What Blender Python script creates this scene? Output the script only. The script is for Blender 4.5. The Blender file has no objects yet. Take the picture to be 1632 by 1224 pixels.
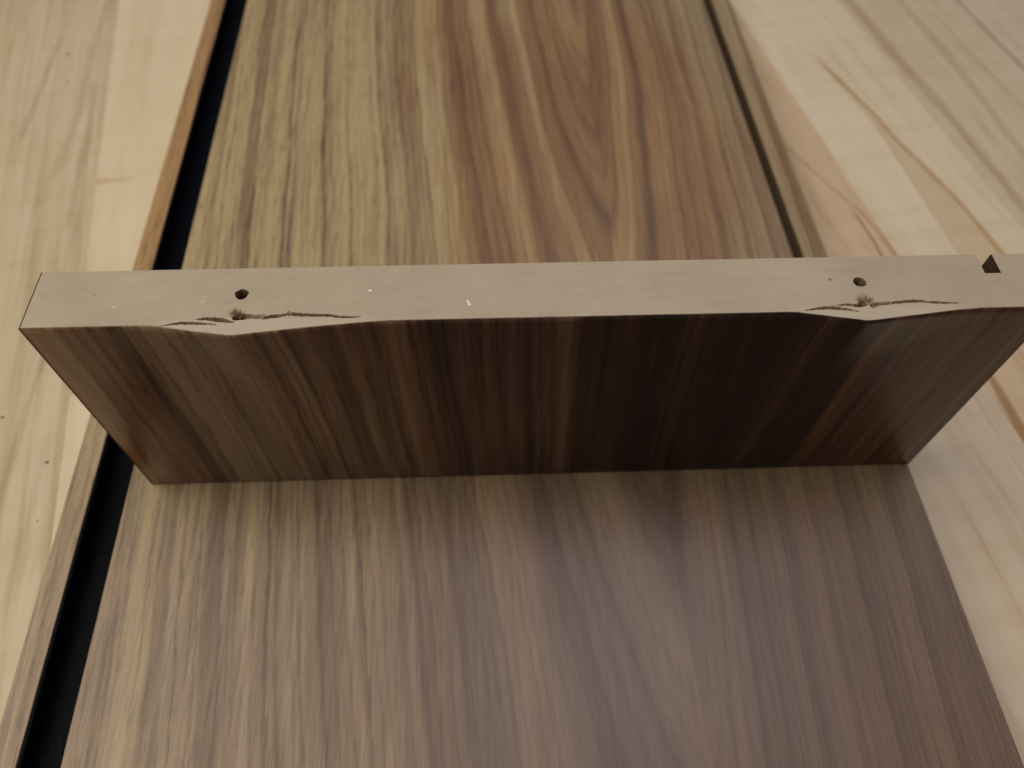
import bpy, bmesh, math, random
import numpy as np
from mathutils import Matrix, Vector, noise as mnoise

random.seed(7)
S = bpy.context.scene
COL = S.collection
MM = 0.001
T = 0.018                                   # thickness of the board stock

# ------------------------------------------------------------------ camera
cam_d = bpy.data.cameras.new('camera')
cam = bpy.data.objects.new('camera', cam_d)
COL.objects.link(cam)
pitch, yaw, roll = 0.98439556, 0.07298739, 0.02007466
f = Vector((math.sin(yaw)*math.cos(pitch), math.cos(yaw)*math.cos(pitch), -math.sin(pitch)))
r0 = Vector((math.cos(yaw), -math.sin(yaw), 0)); u0 = r0.cross(f)
r = r0*math.cos(roll) + u0*math.sin(roll)
u = -r0*math.sin(roll) + u0*math.cos(roll)
M = Matrix((r, u, -f)).transposed().to_4x4()
M.translation = Vector((-0.14200197, -0.11160573, 0.22684949 + T))
cam.matrix_world = M
cam_d.sensor_width = 36.0
cam_d.lens = 36.0*1216.347/1632.0
cam_d.clip_start = 0.01
cam_d.clip_end = 60
cam_d.dof.use_dof = True
cam_d.dof.focus_distance = 0.187
cam_d.dof.aperture_fstop = 11.5
S.camera = cam

# ------------------------------------------------------------------ room light
W = bpy.data.worlds.new('World'); S.world = W; W.use_nodes = True
bg = W.node_tree.nodes['Background']
bg.inputs[0].default_value = (1.0, 0.90, 0.80, 1)
bg.inputs[1].default_value = 0.15
S.view_settings.view_transform = 'Standard'
S.view_settings.look = 'None'
S.view_settings.exposure = 0.0
S.view_settings.gamma = 1.0

def area(name, loc, target, size, power, colour, size_y=None):
    d = bpy.data.lights.new(name, 'AREA'); o = bpy.data.objects.new(name, d); COL.objects.link(o)
    d.shape = 'RECTANGLE' if size_y else 'DISK'
    d.size = size
    if size_y: d.size_y = size_y
    d.energy = power; d.color = colour
    o.location = loc
    o.rotation_euler = (Vector(target)-Vector(loc)).to_track_quat('-Z', 'Y').to_euler()
    return o
area('room_lamp', (-0.70, 0.00, 0.95), (-0.15, 0.05, 0.03), 0.85, 6.6, (1.0, 0.87, 0.66))
area('back_lamp', (0.35, 1.3, 1.9), (-0.1, 0.1, 0.0), 0.9, 4.5, (1.0, 0.88, 0.70))
area('ceiling_lamp', (0.16, 0.26, 1.5), (-0.1, -0.06, 0.0), 0.6, 4.4, (0.93, 0.89, 1.0))

# ------------------------------------------------------------------ node helper
class NT:
    def __init__(s, name):
        s.m = bpy.data.materials.new(name); s.m.use_nodes = True
        s.t = s.m.node_tree; s.b = s.t.nodes['Principled BSDF']
        s.x = 0
    def n(s, kind, **kw):
        nd = s.t.nodes.new(kind)
        for k, v in kw.items(): setattr(nd, k, v)
        return nd
    def put(s, sock, v):
        if isinstance(v, bpy.types.NodeSocket): s.t.links.new(v, sock)
        elif isinstance(v, (tuple, list)) and len(v) == 3 and sock.type == 'RGBA': sock.default_value = (*v, 1)
        else: sock.default_value = v
    def math(s, op, a, b=0.0, c=0.0, clamp=False):
        nd = s.n('ShaderNodeMath', operation=op, use_clamp=clamp)
        s.put(nd.inputs[0], a); s.put(nd.inputs[1], b); s.put(nd.inputs[2], c)
        return nd.outputs[0]
    def coords(s):
        tc = s.n('ShaderNodeTexCoord'); sp = s.n('ShaderNodeSeparateXYZ')
        s.t.links.new(tc.outputs['Object'], sp.inputs[0])
        return [s.math('MULTIPLY', o, 1000.0) for o in sp.outputs]
    def vec(s, a, b, c=0.0):
        nd = s.n('ShaderNodeCombineXYZ')
        for i, v in enumerate((a, b, c)): s.put(nd.inputs[i], v)
        return nd.outputs[0]
    def noise(s, v, scale=1.0, detail=2.0, rough=0.5, dist=0.0):
        nd = s.n('ShaderNodeTexNoise')
        s.put(nd.inputs['Vector'], v)
        nd.inputs['Scale'].default_value = scale; nd.inputs['Detail'].default_value = detail
        nd.inputs['Roughness'].default_value = rough; nd.inputs['Distortion'].default_value = dist
        return nd.outputs['Fac']
    def n1(s, w, detail=2.0):
        nd = s.n('ShaderNodeTexNoise', noise_dimensions='1D')
        s.put(nd.inputs['W'], w); nd.inputs['Scale'].default_value = 1.0; nd.inputs['Detail'].default_value = detail
        return nd.outputs['Fac']
    def ramp(s, fac, stops, interp='LINEAR'):
        nd = s.n('ShaderNodeValToRGB'); cr = nd.color_ramp; cr.interpolation = interp
        while len(cr.elements) < len(stops): cr.elements.new(0.5)
        for e, (p, c) in zip(cr.elements, stops):
            e.position = p; e.color = (*c, 1) if len(c) == 3 else c
        s.put(nd.inputs[0], fac)
        return nd.outputs[0]
    def curve(s, x, x0, x1, pts, y0, y1):
        # y(x) as a float curve, remapped
        fx = s.math('DIVIDE', s.math('SUBTRACT', x, x0), x1-x0)
        nd = s.n('ShaderNodeFloatCurve'); s.put(nd.inputs['Value'], fx)
        c = nd.mapping.curves[0]
        P = sorted([((a-x0)/(x1-x0), (b-y0)/(y1-y0)) for a, b in pts])
        while len(c.points) < len(P): c.points.new(0.5, 0.5)
        for p, (a, b) in zip(c.points, P): p.location = (a, b)
        nd.mapping.update()
        return s.math('ADD', s.math('MULTIPLY', nd.outputs[0], y1-y0), y0)
    def sstep(s, x, a, b):
        nd = s.n('ShaderNodeMapRange', interpolation_type='SMOOTHSTEP')
        s.put(nd.inputs[0], x); nd.inputs[1].default_value = a; nd.inputs[2].default_value = b
        return nd.outputs[0]
    def mix(s, fac, a, b, mode='MIX'):
        nd = s.n('ShaderNodeMix', data_type='RGBA', blend_type=mode)
        s.put(nd.inputs[0], fac); s.put(nd.inputs[6], a); s.put(nd.inputs[7], b)
        return nd.outputs[2]
    def bump(s, h, strength, dist):
        nd = s.n('ShaderNodeBump'); nd.inputs['Strength'].default_value = strength
        nd.inputs['Distance'].default_value = dist
        s.put(nd.inputs['Height'], h); s.t.links.new(nd.outputs[0], s.b.inputs['Normal'])
    def done(s, colour, rough, spec=0.5):
        s.put(s.b.inputs['Base Color'], colour); s.put(s.b.inputs['Roughness'], rough)
        s.b.inputs['Specular IOR Level'].default_value = spec
        return s.m

# ------------------------------------------------------------------ walnut decor
def walnut(name, seed, axis, d0, k, upright, bias, stops, lam=10.0, rough=0.42):
    """Plain-sawn walnut print: growth cones cut along the length (u across, v along the grain, mm)."""
    N = NT(name)
    x, y, z = N.coords()
    uu, vv = (x, z) if upright else (x, y)
    sd = float(seed)
    w1 = N.math('SUBTRACT', N.noise(N.vec(N.math('MULTIPLY', uu, 0.018), N.math('MULTIPLY', vv, 0.006), sd), 1, 2), 0.5)
    w2 = N.math('SUBTRACT', N.noise(N.vec(N.math('MULTIPLY', uu, 0.11), N.math('MULTIPLY', vv, 0.012), sd+5), 1, 2), 0.5)
    du = N.math('ADD', N.math('SUBTRACT', uu, axis), N.math('ADD', N.math('MULTIPLY', w1, 9.0), N.math('MULTIPLY', w2, 1.4)))
    d = N.math('MAXIMUM', N.math('SUBTRACT', d0, N.math('MULTIPLY', vv, k)), 2.0)
    w3 = N.math('SUBTRACT', N.noise(N.vec(N.math('MULTIPLY', uu, 0.75), N.math('MULTIPLY', vv, 0.055), sd+41), 1, 2), 0.5)
    side = N.sstep(du, -4.0, 10.0)                    # the two flanks of the heart carry different rings
    dq = N.math('MULTIPLY', N.math('ABSOLUTE', du), N.math('ADD', 1.0, N.math('MULTIPLY', side, 0.7)))
    rr = N.math('POWER', N.math('ADD', N.math('POWER', dq, 1.45), N.math('POWER', d, 1.45)), 1/1.45)
    quarter = N.sstep(N.math('ADD', uu, N.math('MULTIPLY', w1, 60.0)), axis-10.0, axis-145.0)       # quarter-sawn flank: finer, paler, flecked
    rr = N.math('ADD', rr, N.math('MULTIPLY', w3, N.math('ADD', 1.1, N.math('MULTIPLY', quarter, 1.8))))
    rs = N.math('MULTIPLY', rr, N.math('SIGN', du))
    rk = rr
    ph = N.math('ADD', N.math('DIVIDE', rk, lam), N.math('MULTIPLY', N.n1(N.math('MULTIPLY', rk, 0.045)), 3.2))
    ph = N.math('ADD', ph, sd)
    ring = N.math('FLOOR', ph); fr = N.math('FRACT', ph)
    wn = N.n('ShaderNodeTexWhiteNoise', noise_dimensions='1D'); N.put(wn.inputs['W'], ring)
    rnd = wn.outputs['Value']
    # inside a ring: sharp dark latewood line, then slow fade to pale earlywood
    saw = N.math('MULTIPLY', N.sstep(fr, 0.0, 0.30), N.math('SUBTRACT', 1.0, N.math('MULTIPLY', N.sstep(fr, 0.82, 1.0), 0.8)))
    ph2 = N.math('ADD', N.math('DIVIDE', rk, lam*0.36), N.math('MULTIPLY', N.n1(N.math('ADD', N.math('MULTIPLY', rk, 0.13), 40+sd)), 2.5))
    fr2 = N.math('FRACT', ph2)
    saw2 = N.math('MULTIPLY', N.sstep(fr2, 0.0, 0.35), N.math('SUBTRACT', 1.0, N.sstep(fr2, 0.75, 1.0)))
    soft = N.n1(N.math('ADD', N.math('MULTIPLY', rs, 0.075), sd*3.1), 3.0)
    streak = N.noise(N.vec(N.math('MULTIPLY', uu, 0.42), N.math('MULTIPLY', vv, 0.012), sd+9), 1, 3, 0.6)
    fine = N.noise(N.vec(N.math('MULTIPLY', uu, 1.7), N.math('MULTIPLY', vv, 0.045), sd+2), 1, 3, 0.6)
    blot = N.noise(N.vec(N.math('MULTIPLY', uu, 0.014), N.math('MULTIPLY', vv, 0.012), sd+21), 1, 2)
    t = N.math('MULTIPLY', saw, N.math('ADD', 0.12, N.math('MULTIPLY', quarter, 0.04)))
    t = N.math('ADD', t, N.math('MULTIPLY', N.math('SUBTRACT', rnd, 0.5), 0.13))
    t = N.math('ADD', t, N.math('MULTIPLY', saw2, N.math('ADD', 0.09, N.math('MULTIPLY', quarter, 0.06))))
    t = N.math('ADD', t, N.math('MULTIPLY', N.math('SUBTRACT', soft, 0.5), N.math('ADD', 0.62, N.math('MULTIPLY', quarter, 0.42))))
    t = N.math('ADD', t, N.math('MULTIPLY', N.math('SUBTRACT', streak, 0.5), N.math('ADD', 0.32, N.math('MULTIPLY', quarter, 0.35))))
    t = N.math('ADD', t, N.math('MULTIPLY', N.math('SUBTRACT', fine, 0.5), 0.22 if upright else 0.34))
    t = N.math('ADD', t, N.math('MULTIPLY', N.math('SUBTRACT', blot, 0.5), 0.22))
    t = N.math('ADD', t, bias(N, uu, vv, quarter))
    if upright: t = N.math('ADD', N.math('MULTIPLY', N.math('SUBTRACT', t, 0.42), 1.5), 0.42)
    else: t = N.math('ADD', N.math('MULTIPLY', N.math('SUBTRACT', t, 0.45), N.math('ADD', N.math('ADD', 0.76, N.math('MULTIPLY', quarter, 0.45)), N.math('MULTIPLY', N.sstep(vv, -30.0, 90.0), 0.38))), 0.45)  # flat board: weaker grain contrast on the near half stands in for sheen
    col = N.ramp(t, stops)
    # hue wander: some bands redder
    red = N.noise(N.vec(N.math('MULTIPLY', uu, 0.035), N.math('MULTIPLY', vv, 0.004), sd+31), 1, 2)
    rz = N.math('MULTIPLY', N.sstep(vv, 0.0, 170.0), N.math('MULTIPLY', N.sstep(uu, axis-140.0, axis-40.0), N.sstep(uu, axis+85.0, axis+20.0)))
    rz = N.math('MULTIPLY', rz, 0.27) if not upright else N.math('MULTIPLY', N.math('ADD', N.sstep(uu, -55.0, -38.0), N.math('ADD', N.sstep(uu, -215.0, -240.0), N.math('MULTIPLY', N.sstep(uu, -150.0, -110.0), 0.35))), 0.36)
    rz = N.math('ADD', rz, N.math('MULTIPLY', 0.0 if upright else N.sstep(vv, 20.0, 120.0), N.math('MULTIPLY', N.sstep(uu, -268.0, -270.0), 0.6)))
    col = N.mix(N.math('MULTIPLY', N.sstep(N.math('ADD', N.math('ADD', red, rz), N.math('MULTIPLY', N.math('SUBTRACT', 0.52, t), 0.0 if upright else 0.55)), 0.44, 0.74), 0.75 if upright else N.math('ADD', 0.18, N.math('MULTIPLY', N.sstep(vv, -10.0, 110.0), 0.62))), col, (0.92, 0.66, 0.51), 'MULTIPLY')
    if not upright: col = N.mix(N.math('MULTIPLY', N.sstep(vv, 40.0, -40.0), 0.9), col, (0.99, 0.965, 1.06), 'MULTIPLY')  # mauve cast of the cool sheen, painted on the near half
    # pores: short dark dashes along the grain
    p1 = N.noise(N.vec(N.math('MULTIPLY', uu, 1.1), N.math('MULTIPLY', vv, 0.085), sd+13), 1, 3, 0.6)
    pm = N.math('MULTIPLY', N.sstep(p1, 0.54, 0.66), N.math('ADD', 0.22, N.math('MULTIPLY', quarter, 0.30)))
    if upright: pm = N.math('MULTIPLY', pm, 0.45)
    col = N.mix(pm, col, (0.52, 0.43, 0.42), 'MULTIPLY')
    grain = N.noise(N.vec(N.math('MULTIPLY', uu, 5.0), N.math('MULTIPLY', vv, 0.5), 1), 1, 3)
    spk = N.noise(N.vec(N.math('MULTIPLY', uu, 2.2), N.math('MULTIPLY', vv, 1.6), 3), 1, 2)
    N.bump(N.math('ADD', grain, N.math('MULTIPLY', spk, 0.6)), 0.25, 0.00012)
    rg = N.math('ADD', rough, N.math('MULTIPLY', N.math('SUBTRACT', grain, 0.5), 0.12))
    return N.done(col, rg, 0.42 if upright else 0.6)

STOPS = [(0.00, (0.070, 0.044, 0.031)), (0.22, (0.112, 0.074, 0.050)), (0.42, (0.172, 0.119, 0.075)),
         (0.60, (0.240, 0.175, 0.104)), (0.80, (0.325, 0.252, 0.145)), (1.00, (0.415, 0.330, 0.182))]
SHADED_STOPS = [(0.00, (0.014, 0.006, 0.005)), (0.22, (0.036, 0.016, 0.010)), (0.42, (0.072, 0.036, 0.021)),  # same walnut, with the upright face's shade put into the colours
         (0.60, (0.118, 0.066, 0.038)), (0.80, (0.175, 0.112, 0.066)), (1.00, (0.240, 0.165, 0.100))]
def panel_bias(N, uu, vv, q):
    far = N.sstep(vv, -80.0, 110.0)  # near half darker, far half paler: lighting painted into the decor
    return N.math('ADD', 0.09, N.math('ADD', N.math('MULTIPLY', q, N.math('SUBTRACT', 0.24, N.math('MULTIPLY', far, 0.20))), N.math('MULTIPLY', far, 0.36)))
def board_bias(N, uu, vv, q):
    end = N.sstep(N.math('ADD', uu, N.math('MULTIPLY', vv, 0.05)), -44.0, -36.0)  # lit facet right of the bulge, painted as a lighter tone
    return N.math('ADD', 0.10, N.math('ADD', N.math('MULTIPLY', q, 0.30), N.math('SUBTRACT', N.math('MULTIPLY', end, 0.22), N.math('MULTIPLY', N.sstep(uu, -130.0, -95.0), 0.06))))  # left paler, right darker: uneven light on the face painted in
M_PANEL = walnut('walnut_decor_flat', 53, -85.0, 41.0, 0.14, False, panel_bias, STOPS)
M_FACE = walnut('walnut_decor_upright', 4, -70.0, 30.0, 0.05, True, board_bias, SHADED_STOPS, lam=13.0, rough=0.34)

# ------------------------------------------------------------------ other materials
def mdf():
    N = NT('fibreboard_core')
    x, y, z = N.coords()
    v = N.vec(x, y, z)
    at = N.n('ShaderNodeAttribute', attribute_name='raw').outputs['Fac']
    ml = N.noise(v, 0.045, 3); fn = N.noise(v, 0.9, 4, 0.65)
    sm = N.noise(N.vec(N.math('MULTIPLY', x, 0.12), N.math('MULTIPLY', y, 0.5), z), 1, 3)
    c = N.ramp(N.math('ADD', N.math('MULTIPLY', ml, 0.5), N.math('ADD', N.math('MULTIPLY', fn, 0.22), N.math('MULTIPLY', sm, 0.28))),
               [(0.3, (0.350, 0.300, 0.232)), (0.5, (0.402, 0.348, 0.270)), (0.7, (0.45, 0.392, 0.308))])
    pale = N.sstep(N.noise(N.vec(x, y, 7.0), 0.33, 2), 0.72, 0.82)
    c = N.mix(N.math('MULTIPLY', pale, 0.3), c, (0.55, 0.50, 0.42))
    dirt = N.sstep(N.noise(N.vec(x, y, 17.0), 0.6, 2), 0.74, 0.80)
    c = N.mix(N.math('MULTIPLY', dirt, 0.25), c, (0.16, 0.12, 0.08))
    fib = N.noise(N.vec(N.math('MULTIPLY', x, 2.0), N.math('MULTIPLY', y, 7.0), z), 1, 3)
    rawc = N.ramp(fib, [(0.3, (0.080, 0.043, 0.017)), (0.52, (0.185, 0.112, 0.047)), (0.72, (0.33, 0.235, 0.115))])
    rawc = N.mix(N.sstep(at, 0.86, 1.0), rawc, (0.22, 0.19, 0.18), 'MULTIPLY')     # shade inside the bores, painted into the colour
    lip = N.n('ShaderNodeAttribute', attribute_name='lip').outputs['Fac']
    c = N.mix(N.math('MULTIPLY', lip, 0.45), c, (0.50, 0.455, 0.375))   # freshly torn, clean fibre
    c = N.mix(at, c, rawc)
    N.bump(N.math('ADD', fn, N.math('MULTIPLY', fib, at)), 0.25, 0.00015)
    return N.done(c, N.math('ADD', 0.48, N.math('MULTIPLY', fn, 0.12)), 0.4)
M_CORE = mdf()

def plain(name, c, rough, spec=0.5, var=0.15, sc=0.5):
    N = NT(name); x, y, z = N.coords()
    n = N.noise(N.vec(x, y, z), sc, 3)
    lo = tuple(a*(1-var) for a in c); hi = tuple(a*(1+var) for a in c)
    N.bump(N.noise(N.vec(x, y, z), 3.0, 2), 0.1, 0.0001)
    return N.done(N.ramp(n, [(0.3, lo), (0.7, hi)]), rough, spec)
M_BAND = plain('dark_edge_band', (0.035, 0.030, 0.028), 0.5)
M_SLOT = plain('dark_slot', (0.055, 0.034, 0.026), 0.5)  # darker brown than the core, for the slot walls
M_GROOVE = plain('brown_groove', (0.115, 0.078, 0.050), 0.55)
M_FIBRE = plain('torn_fibre', (0.27, 0.185, 0.095), 0.8, 0.2, 0.6, 1.5)
M_FLECK = plain('white_fleck', (0.72, 0.78, 0.86), 0.4)
M_LINT = plain('pale_dust', (0.50, 0.46, 0.39), 0.7)
M_SPOT = plain('dark_speck', (0.05, 0.045, 0.06), 0.6)

def rubber():
    N = NT('black_plastic_channel'); x, y, z = N.coords()
    sc = N.noise(N.vec(N.math('MULTIPLY', x, 0.9), N.math('MULTIPLY', y, 0.22), z), 1, 4, 0.65)
    dust = N.sstep(sc, 0.58, 0.72)
    c = N.mix(N.math('MULTIPLY', dust, 0.3), (0.0030, 0.0038, 0.0068), (0.022, 0.030, 0.048))
    N.bump(sc, 0.15, 0.0002)
    return N.done(c, 0.45, 0.03)
M_CHAN = rubber()

def maple(name, seed, special=None):
    """Pale butcher-block stave; the object's colour gives the stave's own tone."""
    N = NT(name); x, y, z = N.coords()
    sd = float(seed)
    oi = N.n('ShaderNodeObjectInfo')
    rnd = N.math('MULTIPLY', oi.outputs['Random'], 60.0)
    wv = N.math('MULTIPLY', N.math('SUBTRACT', N.noise(N.vec(N.math('MULTIPLY', x, 0.02), N.math('MULTIPLY', y, 0.008), N.math('ADD', rnd, sd)), 1, 2), 0.5), 22.0)
    xx = N.math('ADD', x, wv)
    band = N.noise(N.vec(N.math('MULTIPLY', xx, 0.13), N.math('MULTIPLY', y, 0.0035), N.math('ADD', rnd, sd+3)), 1, 3, 0.55)
    fine = N.noise(N.vec(N.math('MULTIPLY', xx, 0.9), N.math('MULTIPLY', y, 0.015), rnd), 1, 3, 0.6)
    cloud = N.noise(N.vec(N.math('MULTIPLY', x, 0.02), N.math('MULTIPLY', y, 0.015), rnd), 1, 2)
    k = N.math('ADD', N.math('MULTIPLY', band, 0.55), N.math('ADD', N.math('MULTIPLY', fine, 0.2), N.math('MULTIPLY', cloud, 0.25)))
    base = oi.outputs['Color']
    tint = N.ramp(k, [(0.32, (0.82, 0.76, 0.69)), (0.46, (0.95, 0.93, 0.90)), (0.58, (1, 1, 1)), (0.72, (1.04, 1.05, 1.06))])
    c = N.mix(1.0, base, tint, 'MULTIPLY')
    # mineral streaks, strength carried by the object colour's alpha
    st = N.noise(N.vec(N.math('MULTIPLY', xx, 0.22), N.math('MULTIPLY', y, 0.011), N.math('ADD', rnd, sd+12)), 1, 3, 0.55)
    c = N.mix(N.math('MULTIPLY', N.sstep(st, 0.54, 0.72), oi.outputs['Alpha']), c, (0.62, 0.50, 0.37), 'MULTIPLY')
    # curly figure running across the grain
    rip = N.noise(N.vec(N.math('MULTIPLY', x, 0.012), N.math('MULTIPLY', y, 0.13), rnd), 1, 2)
    c = N.mix(N.math('MULTIPLY', N.sstep(rip, 0.42, 0.68), 0.34), c, (0.90, 0.86, 0.79), 'MULTIPLY')
    if special: c = special(N, x, y, c)
    N.bump(fine, 0.1, 0.0002)
    return N.done(c, 0.42, 0.4)

def line_mask(N, x, y, pts, width, y0, y1):
    cx = N.curve(y, y0, y1, pts, -340.0, 340.0)
    jt = N.noise(N.vec(N.math('MULTIPLY', x, 0.25), N.math('MULTIPLY', y, 0.035), pts[0][1]), 1, 3, 0.6)
    d = N.math('ABSOLUTE', N.math('SUBTRACT', x, cx))
    d = N.math('ADD', d, N.math('MULTIPLY', N.math('SUBTRACT', jt, 0.42), width*1.6))
    m = N.math('SUBTRACT', 1.0, N.sstep(d, width*0.25, width))
    lo, hi = pts[0][0], pts[-1][0]
    return N.math('MULTIPLY', m, N.math('MULTIPLY', N.sstep(y, lo-3, lo+8), N.math('SUBTRACT', 1.0, N.sstep(y, hi-10, hi+3)))), cx

M_MAPLE = maple('maple_stave', 1)

# ------------------------------------------------------------------ object helpers
def empty(name, loc=(0, 0, 0), rz=0.0, label=None, cat=None, group=None):
    o = bpy.data.objects.new(name, None); COL.objects.link(o)
    o.location = loc; o.rotation_euler = (0, 0, rz); o.empty_display_size = 0.02
    if label: o['label'] = label
    if cat: o['category'] = cat
    if group: o['group'] = group
    return o
def mesh_obj(name, verts, faces, mat, parent=None, smooth=False):
    me = bpy.data.meshes.new(name); me.from_pydata(verts, [], faces); me.update()
    if smooth:
        me.polygons.foreach_set('use_smooth', [True]*len(me.polygons))
    me.materials.append(mat)
    o = bpy.data.objects.new(name, me); COL.objects.link(o)
    if parent: o.parent = parent
    return o
def bm_obj(name, bm, mat, parent=None):
    bmesh.ops.recalc_face_normals(bm, faces=bm.faces)
    me = bpy.data.meshes.new(name); bm.to_mesh(me); bm.free(); me.materials.append(mat)
    o = bpy.data.objects.new(name, me); COL.objects.link(o)
    if parent: o.parent = parent
    return o
def box_bm(x0, x1, y0, y1, z0, z1, bev=0.0):
    bm = bmesh.new()
    bmesh.ops.create_cube(bm, size=1.0)
    for v in bm.verts:
        v.co = Vector(((x0+x1)/2+v.co.x*(x1-x0), (y0+y1)/2+v.co.y*(y1-y0), (z0+z1)/2+v.co.z*(z1-z0)))
    if bev: bmesh.ops.bevel(bm, geom=list(bm.edges), offset=bev, segments=1, affect='EDGES')
    return bm

# ------------------------------------------------------------------ butcher-block worktop
THW = math.atan(0.156)
top = empty('wooden_worktop', (0, 0, -0.038), THW, 'pale maple butcher block worktop of glued staves under the two boards', 'worktop')
PALE = (0.65, 0.575, 0.42); TAN = (0.55, 0.44, 0.31); PINK = (0.62, 0.48, 0.35); ORANGE = (0.61, 0.475, 0.33); GREY = (0.53, 0.45, 0.37)
xb = [-660, -598, -536, -474, -411, -349, -286, -212, -145, -78, -11, 59, 121.5, 184, 246, 309, 371, 434, 496]
Y0, Y1 = -430.0, 860.0

def sp_streaks(N, x, y, c):      # stave left of the board: grey-brown mineral flecks
    for pts, w, s in [([(255, -324), (300, -319), (345, -314)], 3.2, .6), ([(225, -306), (262, -300), (330, -296), (380, -292)], 4.0, .45),
                      ([(190, -296), (230, -294), (262, -292), (300, -294)], 3.2, .55), ([(205, -311), (214, -310)], 2.0, .55),
                      ([(130, -298), (170, -294), (205, -293)], 3.0, .4), ([(30, -308), (93, -301), (125, -296)], 2.6, .55),
                      ([(-20, -303), (35, -296), (90, -291)], 2.4, .3),
                      ([(265, -331), (276, -328)], 2.4, .45), ([(322, -310), (330, -309)], 2.5, .7)]:
        m, _ = line_mask(N, x, y, pts, w, -500.0, 500.0)
        c = N.mix(N.math('MULTIPLY', m, s*.62), c, (0.52, 0.43, 0.33), 'MULTIPLY')
    bd = N.noise(N.vec(N.math('MULTIPLY', N.math('ADD', x, N.math('MULTIPLY', y, 0.03)), 0.16), N.math('MULTIPLY', y, 0.006), 3), 1, 3, 0.6)
    c = N.mix(N.math('MULTIPLY', N.sstep(bd, 0.45, 0.66), 0.5), c, (0.72, 0.64, 0.54), 'MULTIPLY')
    return c
def sp_knot(N, x, y, c):         # short cross mark on the stave beside the board
    dy = N.math('ABSOLUTE', N.math('SUBTRACT', y, N.math('ADD', 218.5, N.math('MULTIPLY', N.math('ADD', x, 278.0), -0.04))))
    w = N.math('ADD', 1.6, N.math('MULTIPLY', N.sstep(x, -276.0, -286.0), 2.0))
    m = N.math('SUBTRACT', 1.0, N.math('DIVIDE', dy, w), clamp=True)
    m = N.math('MULTIPLY', m, N.math('SUBTRACT', 1.0, N.sstep(x, -272.0, -268.0)))
    return N.mix(N.math('MULTIPLY', m, 0.75), c, (0.50, 0.36, 0.20))
def sp_wedge(N, x, y, c):        # long brown mineral wedge that opens towards the viewer
    L = [(50, 83.0), (97, 85.5), (153, 88.6), (189, 90.1), (242, 85.2), (330, 80.0)]
    R = [(50, 104.5), (93, 104.3), (128, 102.6), (168, 96.4), (196, 93.3), (242, 86.2), (330, 81.0)]
    mL, cl = line_mask(N, x, y, L, 1.8, -500.0, 500.0)
    mR, cr = line_mask(N, x, y, R, 2.2, -500.0, 500.0)
    ins = N.math('MULTIPLY', N.sstep(N.math('SUBTRACT', x, cl), -0.6, 1.0), N.sstep(N.math('SUBTRACT', cr, x), -0.6, 1.0))
    ins = N.math('MULTIPLY', ins, N.math('SUBTRACT', 1.0, N.sstep(y, 225.0, 245.0)))
    near = N.math('SUBTRACT', 1.0, N.sstep(y, 225.0, 255.0))
    c = N.mix(N.math('MULTIPLY', ins, 0.75), c, (0.84, 0.74, 0.62), 'MULTIPLY')
    c = N.mix(N.math('MULTIPLY', N.math('MULTIPLY', mR, near), 0.8), c, (0.68, 0.50, 0.33), 'MULTIPLY')
    c = N.mix(N.math('MULTIPLY', N.math('MULTIPLY', mL, near), 0.35), c, (0.70, 0.54, 0.38), 'MULTIPLY')
    return c
def sp_orange(N, x, y, c):
    m, _ = line_mask(N, x, y, [(90, 50.0), (118, 52.2), (134, 51.3)], 1.6, -500.0, 500.0)
    c = N.mix(N.math('MULTIPLY', m, 0.75), c, (0.45, 0.32, 0.22), 'MULTIPLY')
    m, _ = line_mask(N, x, y, [(85, 57.0), (124, 55.8), (150, 48.0), (190, 36.0)], 1.8, -500.0, 500.0)
    return N.mix(N.math('MULTIPLY', m, 0.5), c, (0.60, 0.45, 0.32), 'MULTIPLY')
def sp_edge(N, x, y, c):
    m, _ = line_mask(N, x, y, [(-30, 61.0), (7, 60.8), (30, 63.0), (60, 66.0)], 3.4, -500.0, 500.0)
    return N.mix(N.math('MULTIPLY', m, 0.85), c, (0.55, 0.40, 0.26), 'MULTIPLY')
def sp_far(N, x, y, c):
    for pts, w, s in [([(120, 193), (213, 191), (262, 191), (330, 190)], 2.2, .7), ([(60, 128), (160, 131), (250, 128), (340, 131)], 5.0, .45),
                      ([(60, 150), (170, 152), (230, 157), (340, 155)], 5.0, .35), ([(60, 176), (150, 173), (250, 170)], 2.0, .4)]:
        m, _ = line_mask(N, x, y, pts, w, -500.0, 500.0)
        c = N.mix(N.math('MULTIPLY', m, s), c, (0.62, 0.52, 0.42), 'MULTIPLY')
    return c
M_STREAK = maple('maple_stave_flecked', 2, sp_streaks)
M_KNOT = maple('maple_stave_marked', 4, sp_knot)
M_WEDGE = maple('maple_stave_wedge', 6, sp_wedge)
M_ORANGE = maple('maple_stave_tawny', 9, sp_orange)
M_EDGE = maple('maple_stave_bark_line', 10, sp_edge)
M_FAR = maple('maple_stave_lined', 11, sp_far)

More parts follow.
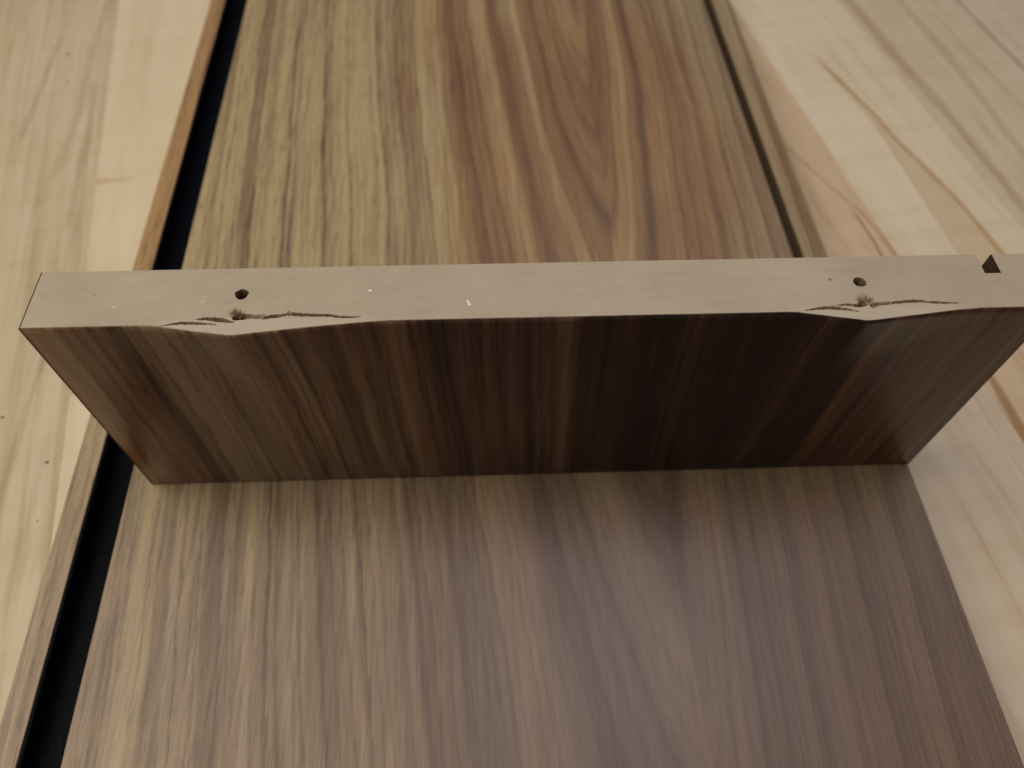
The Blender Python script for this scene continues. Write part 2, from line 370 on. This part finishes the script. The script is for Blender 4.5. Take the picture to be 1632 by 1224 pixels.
def stave(i, a, b, col, mat, streak=0.3):
    g = 0.015
    bm = box_bm((xb[i]+g)*MM, (xb[i+1]-g)*MM, (a+g)*MM, (b-g)*MM, 0.0, 0.038 + random.uniform(-2e-5, 2e-5), 0.00008)
    o = bm_obj('stave', bm, mat, top); o.color = (*col, streak)
    return o
pal = [PALE, TAN, PINK, GREY, PALE, TAN]
for i in range(len(xb)-1):
    if xb[i] == -349:
        stave(i, Y0, 560, (0.585, 0.515, 0.375), M_STREAK, 0.25); stave(i, 560, Y1, PALE, M_MAPLE)
    elif xb[i] == -286:
        stave(i, Y0, -210, TAN, M_MAPLE); stave(i, -210, 470, (0.68, 0.605, 0.455), M_KNOT, 0.1); stave(i, 470, Y1, PINK, M_MAPLE)
    elif xb[i] == -11:
        stave(i, Y0, 72, (0.62, 0.535, 0.43), M_MAPLE, 0.35); stave(i, 72, 520, ORANGE, M_ORANGE, 0.3); stave(i, 520, Y1, PALE, M_MAPLE)
    elif xb[i] == 59:
        stave(i, Y0, 84, (0.62, 0.49, 0.34), M_EDGE, 0.5); stave(i, 84, 640, (0.68, 0.605, 0.475), M_WEDGE, 0.08); stave(i, 640, Y1, TAN, M_MAPLE)
    elif xb[i] == 121.5:
        stave(i, Y0, -60, PALE, M_MAPLE); stave(i, -60, 430, (0.60, 0.52, 0.405), M_FAR, 0.35); stave(i, 430, Y1, PALE, M_MAPLE)
    elif xb[i] == 184:
        stave(i, Y0, 40, PALE, M_MAPLE); stave(i, 40, 580, (0.60, 0.51, 0.41), M_FAR, 0.35); stave(i, 580, Y1, PALE, M_MAPLE)
    else:
        js = sorted([Y0, Y1, random.uniform(-250, 40), random.uniform(330, 620)])
        for a, b in zip(js[:-1], js[1:]):
            c = random.choice(pal); c = tuple(v*random.uniform(.95, 1.05) for v in c)
            stave(i, a, b, c, M_MAPLE, random.uniform(.05, .35))
# tiny dark specks lying on the staves
def speck(px, py, rx, ry, h, mat, parent, name, z):
    bm = bmesh.new(); bmesh.ops.create_icosphere(bm, subdivisions=1, radius=1.0)
    for v in bm.verts:
        v.co = Vector((px+v.co.x*rx*random.uniform(.7, 1.25), py+v.co.y*ry*random.uniform(.7, 1.25), z+v.co.z*h))
    return bm
def join_bms(lst):
    out = bmesh.new()
    for b in lst:
        m = bpy.data.meshes.new('tmp'); b.to_mesh(m); b.free(); out.from_mesh(m); bpy.data.meshes.remove(m)
    return out
o = bm_obj('dark_specks', join_bms([speck(x*MM, y*MM, a*MM, b*MM, 0.0002, None, None, '', 0.0381)
     for x, y, a, b in [(-290.8, 70.8, .75, .6), (-309.1, 93.8, .6, .6), (-285.2, 99.4, .3, .5), (-291.3, 48, .3, .3), (-309, 325, .8, 1.1), (-306.5, 300, .7, .9)]]), M_SPOT, top)
o['kind'] = 'stuff'

# ------------------------------------------------------------------ lying board with its two grooves
lying = empty('laminate_board', (-0.1386, 0.20, 0.0), 0.0, 'long walnut grained laminate board lying flat with a black channel along its left edge', 'board')
X0, X1 = -277.2, 0.0
GL0, GL1, GD = -269.6, -258.0, 8.0
RL0, RL1, RD = -14.0, -9.7, 6.4
ox, oy = -138.6, 200.0
def section(right):
    c = 0.25
    P = [(X0, 0.05), (X0, 18-c), (X0+c, 18), (GL0-c, 18), (GL0, 18-c), (GL0, 18-GD), (GL1, 18-GD), (GL1, 18-c), (GL1+c, 18)]
    if right: P += [(RL0-.5, 18), (RL0, 17.5), (RL0, 18-RD), (RL1, 18-RD), (RL1, 17.7), (RL1+.3, 18)]
    P += [(X1-c, 18), (X1, 18-c), (X1, 0.05)]
    return P
def extrude(P, y0, y1, cap0, cap1):
    n = len(P)
    V = [(x*MM, y0*MM, z*MM) for x, z in P] + [(x*MM, y1*MM, z*MM) for x, z in P]
    F = [(i, (i+1) % n, n+(i+1) % n, n+i) for i in range(n)]
    if cap0: F.append(tuple(range(n))[::-1])
    if cap1: F.append(tuple(range(n, 2*n)))
    return V, F
bm = bmesh.new()
for P, a, b, c0, c1 in [(section(False), -340.0, 9.0, True, False), (section(True), 9.0, 640.0, False, True)]:
    V, F = extrude(P, a, b, c0, c1)
    vs = [bm.verts.new(v) for v in V]
    for fc in F: bm.faces.new([vs[i] for i in fc])
vs = [bm.verts.new((x*MM, 9*MM, z*MM)) for x, z in [(RL0-.5, 18), (RL0, 17.5), (RL0, 18-RD), (RL1, 18-RD), (RL1, 17.7), (RL1+.3, 18)]]
bm.faces.new(vs)                                                     # blind end of the narrow groove
def shift(o, dx, dy, dz=0.0):
    o.matrix_parent_inverse = Matrix.Translation((-dx, -dy, -dz))
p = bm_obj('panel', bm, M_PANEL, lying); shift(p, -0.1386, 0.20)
# black U liner with a lip proud of the left edge
P = [(GL0+.03, 18-GD+.03), (GL0+.03, 18.12), (GL0+.9, 18.12), (GL0+1.15, 17.8), (GL0+1.3, 18-GD+2.6), (GL0+2.2, 18-GD+1.6), (GL1-1.2, 18-GD+1.6),
     (GL1-.7, 18-GD+2.6), (GL1-.6, 17.2), (GL1-.03, 17.4), (GL1-.03, 18-GD+.03)]
V, F = extrude(P, -339.0, 639.0, True, True)
bm = bmesh.new(); vs = [bm.verts.new(v) for v in V]
for fc in F: bm.faces.new([vs[i] for i in fc])
p = bm_obj('channel_liner', bm, M_CHAN, lying); shift(p, -0.1386, 0.20)

# brown strip added to darken the inside of the narrow groove
P = [(RL0+.02, 17.3), (RL0+.02, 18-RD+.02), (RL1-.02, 18-RD+.02), (RL1-.02, 17.5), (RL1-.15, 17.5), (RL1-.15, 18-RD+.15), (RL0+.15, 18-RD+.15), (RL0+.15, 17.3)]
V, F = extrude(P, 9.05, 639.0, True, True)
bm = bmesh.new(); vs = [bm.verts.new(v) for v in V]
for fc in F: bm.faces.new([vs[i] for i in fc])
p = bm_obj('groove_dark_strip', bm, M_GROOVE, lying); shift(p, -0.1386, 0.20)

# ------------------------------------------------------------------ upright offcut with the drilled, split edge
PSI = -0.020269570
SL, SR, H = -250.2, 0.25, 82.82
mid = (SL+SR)/2
stand = empty('upright_board', (math.cos(PSI)*mid*MM, math.sin(PSI)*mid*MM, T), PSI,
              'walnut faced offcut standing on edge across the flat board, its top split at two holes', 'board')
SINV = Matrix.Translation((-mid*MM, 0, 0))

def interp(x, pts):
    xs = [p[0] for p in pts]; ys = [p[1] for p in pts]
    return np.interp(x, xs, ys)
BUL = [(-222, 0), (-218.5, .25), (-210.5, 1.85), (-200.9, 3.45), (-200.3, 3.42), (-188.5, 2.15), (-178, 1.05), (-170, .4), (-163, 0),
       (-67, 0), (-64, .25), (-56, 1.75), (-48, 3.15), (-47, 3.15), (-39, 2.15), (-31, 1.2), (-25, .45), (-18, 0)]
def compact(V, F):
    ids = sorted({i for f_ in F for i in f_}); m = {k: n for n, k in enumerate(ids)}
    return [V[k] for k in ids], [tuple(m[i] for i in f_) for f_ in F]
def bulge(s): return float(interp(s, BUL)) + .07*mnoise.noise(Vector((s*.35, 1.7, 0))) + .05*mnoise.noise(Vector((s*1.1, 5.7, 0)))
def hash2(a, b): return mnoise.noise(Vector((a, b, 3.3)))

# cracks as polylines (s, t, halfwidth, depth) on the top edge
CR = [[(-217.5, -.05, .03, .3), (-215, .45, .16, 1.2), (-212.8, .72, .24, 2), (-209.5, .62, .22, 1.8), (-206, .25, .10, .8), (-203.5, -.1, .03, .3)],
      [(-209.6, 1.72, .03, .3), (-207.5, 1.85, .24, 1.8), (-205, 1.65, .42, 2.4), (-203, 1.2, .42, 2.4), (-201.2, .85, .18, 1.6), (-200.3, .7, .05, .4)],
      [(-198.5, 2.3, .7, 2.2), (-196.4, 2.2, .35, .9), (-194.4, 2.05, .40, .8), (-192.6, 1.95, .30, 1.2)],
      [(-193.4, 2.0, .25, 2.0), (-191.5, 2.15, .34, 2.4), (-189.5, 2.35, .26, 1.4), (-188.3, 2.6, .2, .8), (-187.4, 3.0, .3, .8), (-186.5, 2.75, .3, 2.2), (-183.5, 2.4, .27, 2.4), (-180.5, 2.25, .22, 2.2), (-177.5, 2.1, .2, 2.0), (-175.6, 1.6, .18, 1.8), (-173, 1.45, .14, 1.2), (-170, 1.5, .03, .3)],
      [(-62.8, .5, .03, .3), (-60, .95, .15, 1.2), (-57.5, 1.2, .28, 2.2), (-55, 1.1, .30, 2.2), (-52.5, .7, .20, 1.6), (-50.6, .2, .10, .8), (-49, -.2, .03, .3)],
      [(-54.6, 1.95, .03, .3), (-52, 2.1, .16, 1.2), (-50, 1.75, .2, 1.6), (-48.6, 1.9, .4, 2)],
      [(-45.5, 1.7, .55, 1.8), (-43.5, 2.15, .3, .7), (-40.5, 2.35, .28, .7), (-38, 2.6, .22, 1.6), (-35, 2.75, .30, 2.2), (-33, 2.72, .22, 1.6), (-31.7, 2.4, .10, .8), (-29.5, 2.2, .2, 1.6), (-27, 1.95, .12, 1.0), (-23.6, 1.9, .03, .3)]]
HOLES = [(-199.85, 9.35, 1.5, 9.0, 1.0), (-46.62, 9.15, 1.45, 11.0, 1.0), (-199.6, 2.35, 1.15, 4.5, .97), (-47.7, 2.35, .85, 4.5, .97),
         (-53.8, 10.2, .3, .25, .6), (-235.5, 10.0, .25, .12, .35)]
FUZZ = [(-200.2, 3.7, 2.0, 1.5, .9), (-46.6, 3.6, 2.7, 1.9, 1.0), (-195.0, 2.3, 3.0, .7, .5), (-187.4, 3.0, .8, .8, .7), (-42.0, 2.3, 2.2, .6, .5)]
def damage(s, t):
    """depth (mm) and rawness at a point of the top edge"""
    d = 0.0; raw = 0.0
    j = 0.22*hash2(s*1.3, t*1.3) + 0.12*hash2(s*4.1+9, t*4.1)
    for pl in CR:
        if not (pl[0][0]-1 < s < pl[-1][0]+1): continue
        for a, b in zip(pl[:-1], pl[1:]):
            if not (a[0]-.6 <= s <= b[0]+.6): continue
            dx, dy = b[0]-a[0], b[1]-a[1]; L2 = dx*dx+dy*dy
            q = max(0, min(1, ((s-a[0])*dx+(t-a[1])*dy)/L2))
            dist = math.hypot(s-a[0]-q*dx, t-a[1]-q*dy) + .55*j
            hw = (a[2]+(b[2]-a[2])*q)*1.22; dp = .62*(a[3]+(b[3]-a[3])*q)*(1+.5*hash2(s*2.7, t*5))
            k = max(0.0, min(1.0, (hw-dist)/0.14+.5))
            k2 = max(0.0, min(1.0, (hw+.10+.12*hash2(s*2.2, t*4)-dist)/0.16+.5)) if hw > .06 else k
            d = max(d, dp*k); raw = max(raw, k2*(.66+.2*hash2(s*.9, t*.9)))
    for hs, ht, rr, dp, rw in HOLES:
        dist = math.hypot(s-hs, (t-ht)*1.02) + (.5*j + .3*hash2(s*.7+4, t*.7))*min(1, rr)
        k = max(0.0, min(1.0, (rr-dist)/0.16+.5))
        d = max(d, dp*k*(0.75+.25*(hash2(s*2, t*2)+1))); raw = max(raw, rw*max(0.0, min(1.0, (rr+.13-dist)/0.12+.5)))
    for fs, ft, a, b, rw in FUZZ:
        e = math.hypot((s-fs)/a, (t-ft)/b) + .9*j
        k = max(0.0, 1.0-e)
        k = min(1.0, k*1.6)
        d = max(d, .55*k*(1+hash2(s*1.6, t*2))); raw = max(raw, .85*rw*k*(.75+.4*hash2(s*1.8, t*2.2)))
    return d, max(0, min(1, raw))

# station lists
ss = []
def seg(a, b, st):
    n = max(1, round((b-a)/st)); ss.extend([a+(b-a)*i/n for i in range(n)])
seg(SL+.0, -238, 2.0); seg(-238, -233, .15); seg(-233, -220, 1.5); seg(-220, -166, .15); seg(-166, -68, 1.0); seg(-68, -18, .15); seg(-18, -13.8, .6)
seg(-13.8, -9.6, .6); seg(-9.6, SR-.45, 1.5); ss.append(SR-.45)
SLOT0, SLOT1, SLOTT = -13.8, -9.6, 11.3
tt = [0.25, .32] + [.32+.13*i for i in range(1, 30)] + [4.6, 5.2, 5.8, 6.4, 7.0]
tt += [7.0+.15*i for i in range(1, 29)] + [SLOTT, 12.5, 14, 15.5, 16.6, 17.3, 17.75]
tt = sorted(set(round(t, 3) for t in tt))
V, F, RAW, LIP = [], [], [], []
ns, nt = len(ss), len(tt)
for s in ss:
    b = bulge(s)
    for t in tt:
        ta = t - b*max(0.0, 1.0-(t-.25)/4.2)
        z = H
        # slightly eased arrises
        e = min(t-.25, 17.75-t)
        if t == tt[0]: z -= .12
        dz, rw = damage(s, ta)
        if t <= .3: dz, rw = 0, 0
        lift = .18*b*max(0.0, 1.0-abs(ta-.9)/2.2) if b > .2 else 0
        V.append((s*MM, ta*MM, (z-dz)*MM)); RAW.append(rw); LIP.append(max(0.0, min(1.0, b/.8))*max(0.0, min(1.0, (1.75-ta)/.4)))
for i in range(ns-1):
    sm = (ss[i]+ss[i+1])/2
    for j in range(nt-1):
        if SLOT0 < sm < SLOT1 and tt[j] >= SLOTT-1e-6: continue
        a = i*nt+j
        F.append((a, a+nt, a+nt+1, a+1))
base = len(V)
# walls of the core below the top grid: front row, ends, back and slot walls, dropped to the foot
def wall(idx, flip=False):
    lo = []
    for k in idx:
        x, y, z = V[k]; lo.append(len(V)); V.append((x, y, 0.0003)); RAW.append(0.0)
    for q in range(len(idx)-1):
        fc = (idx[q], idx[q+1], lo[q+1], lo[q]); F.append(fc[::-1] if flip else fc)
jS = tt.index(SLOTT)
iS0 = min(range(ns), key=lambda i: abs(ss[i]-SLOT0)); iS1 = min(range(ns), key=lambda i: abs(ss[i]-SLOT1))
wall([j for j in range(nt)]); wall([(ns-1)*nt+j for j in range(nt)], True)
wall([i*nt+nt-1 for i in range(iS0+1)], False); wall([i*nt+nt-1 for i in range(iS1, ns)], False)
NSLOT = len(F)
wall([i*nt+jS for i in range(iS0, iS1+1)], False)
wall([iS0*nt+j for j in range(jS, nt)], True); wall([iS1*nt+j for j in range(jS, nt)], False)
core = mesh_obj('core', V, F[:NSLOT], M_CORE, stand); core.matrix_parent_inverse = SINV
lin = mesh_obj('slot_walls', *compact(V, F[NSLOT:]), M_SLOT, stand); lin.matrix_parent_inverse = SINV
at = core.data.attributes.new('raw', 'FLOAT', 'POINT'); at.data.foreach_set('value', RAW)
at = core.data.attributes.new('lip', 'FLOAT', 'POINT'); at.data.foreach_set('value', LIP + [0.0]*(len(V)-len(LIP)))

# torn fibres standing in the splits
rf = random.Random(5)
V, F = [], []
for pl in CR:
    for a, b in zip(pl[:-1], pl[1:]):
        L = math.hypot(b[0]-a[0], b[1]-a[1])
        for _ in range(int(L*2.6*min(1.0, (a[2]+b[2])*3))+1):
            q = rf.random(); s = a[0]+(b[0]-a[0])*q; t = a[1]+(b[1]-a[1])*q + rf.uniform(-1, 1)*1.3*(a[2]+(b[2]-a[2])*q)
            ang = math.atan2(b[1]-a[1], b[0]-a[0]) + rf.gauss(0, .35); l = rf.uniform(.3, 1.15); w = rf.uniform(.04, .10)
            c, sn = math.cos(ang), math.sin(ang); z0 = H - rf.uniform(.05, .5); z1 = H + rf.uniform(-.15, .16)
            k = len(V)
            for dx, dy, zz_ in [(-l/2, -w, z0), (-l/2, w, z0), (l/2, 0, z1), (0, 0, (z0+z1)/2+w*1.5)]:
                V.append(((s+dx*c-dy*sn)*MM, (t+dx*sn+dy*c)*MM, zz_*MM))
            F += [(k, k+3, k+1), (k+1, k+3, k+2), (k+2, k+3, k), (k, k+1, k+2)]
for hs, ht, rr in [(-200.0, 3.3, 1.5), (-46.8, 3.2, 1.8)]:
    for _ in range(70):
        an = rf.uniform(0, 6.28); d = rr*math.sqrt(rf.random()); s = hs+d*math.cos(an)*1.2; t = ht+d*math.sin(an)*.8
        l = rf.uniform(.25, .8); w = rf.uniform(.05, .12); ang = rf.uniform(-.8, .8)+1.2; c, sn = math.cos(ang), math.sin(ang)
        z0 = H-rf.uniform(.1, .6); z1 = H+rf.uniform(-.2, .3); k = len(V)
        for dx, dy, zz_ in [(-l/2, -w, z0), (-l/2, w, z0), (l/2, 0, z1), (0, 0, (z0+z1)/2+w*1.5)]:
            V.append(((s+dx*c-dy*sn)*MM, (t+dx*sn+dy*c)*MM, zz_*MM))
        F += [(k, k+3, k+1), (k+1, k+3, k+2), (k+2, k+3, k), (k, k+1, k+2)]
o = mesh_obj('torn_fibres', V, F, M_FIBRE, stand); o['kind'] = 'stuff'; o.matrix_parent_inverse = SINV

# front decor skin, bulged outwards under the two split holes
zz = sorted(set([0.0, 2, 6] + [10+3.0*i for i in range(10)] + [40+1.4*i for i in range(30)] + [H-.05]))
zz = [z for z in zz if z <= H]
fs = []
ss_f = [s for k, s in enumerate(ss) if (k % 4 == 0) or s in (SL, SR-.45)]
if ss_f[-1] != SR-.45: ss_f.append(SR-.45)
ss_f[-1] = SR-.45
def bump_front(s, z):
    b = bulge(s)
    h = (H-z)
    reach = 7.0 + 6.5*b
    k = max(0.0, 1.0-h/reach)
    return b*k**1.25
V, F = [], []
nz = len(zz)
for s in ss_f:
    for z in zz: V.append((s*MM, -bump_front(s, z)*MM, z*MM))
off = len(V)
for s in ss_f:
    for z in zz: V.append((s*MM, (.23-bump_front(s, z))*MM, z*MM))
n = len(ss_f)
for i in range(n-1):
    for j in range(nz-1):
        a = i*nz+j; F.append((a, a+nz, a+nz+1, a+1)); F.append((off+a, off+a+1, off+a+nz+1, off+a+nz))
    a = i*nz+nz-1; F.append((a, a+nz, off+a+nz, off+a))
    a = i*nz; F.append((a, off+a, off+a+nz, a+nz))
for j in range(nz-1):
    F.append((j, j+1, off+j+1, off+j)); a = (n-1)*nz+j; F.append((a, off+a, off+a+1, a+1))
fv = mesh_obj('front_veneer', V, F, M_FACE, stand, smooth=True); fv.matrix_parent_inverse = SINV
# back decor skin in two strips either side of the slot, and the thin dark bands on the two ends
for a, b in [(SL, SLOT0), (SLOT1, SR-.45)]:
    o = bm_obj('back_veneer', box_bm(a*MM, b*MM, 17.76*MM, 18.0*MM, 0, (H-.45)*MM, 0.00004), M_FACE, stand); o.matrix_parent_inverse = SINV
for a, b in [(SL-.5, SL-.01), (SR-.44, SR)]:
    o = bm_obj('edge_band', box_bm(a*MM, b*MM, .02*MM, 17.98*MM, 0, (H-.15)*MM, 0.0001), M_BAND, stand); o.matrix_parent_inverse = SINV
# paint flecks and lint on the top edge
o = bm_obj('paint_flecks', join_bms([speck(x*MM, y*MM, a*MM, b*MM, .00012, None, None, '', H*MM)
     for x, y, a, b in [(-168.5, 9.7, .55, .38), (-144.6, 5.6, .28, .75), (-144.2, 4.6, .5, .35), (-144.35, 5.3, .22, .5), (-111, 11.2, .2, .15), (-112.5, 2.8, .2, .25)]]), M_FLECK, stand)
o['kind'] = 'stuff'; o.matrix_parent_inverse = SINV
lint = [(-230, 6, .7, .35), (-208.8, 7.2, .6, .35), (-197.2, 12, .25, .2)]
lint += [(random.uniform(-246, -4), random.uniform(1.5, 10.5), random.uniform(.08, .22), random.uniform(.08, .18)) for _ in range(9)]
o = bm_obj('dust_specks', join_bms([speck(x*MM, y*MM, a*MM, b*MM, .00006, None, None, '', H*MM) for x, y, a, b in lint]), M_LINT, stand)
o['kind'] = 'stuff'; o.matrix_parent_inverse = SINV
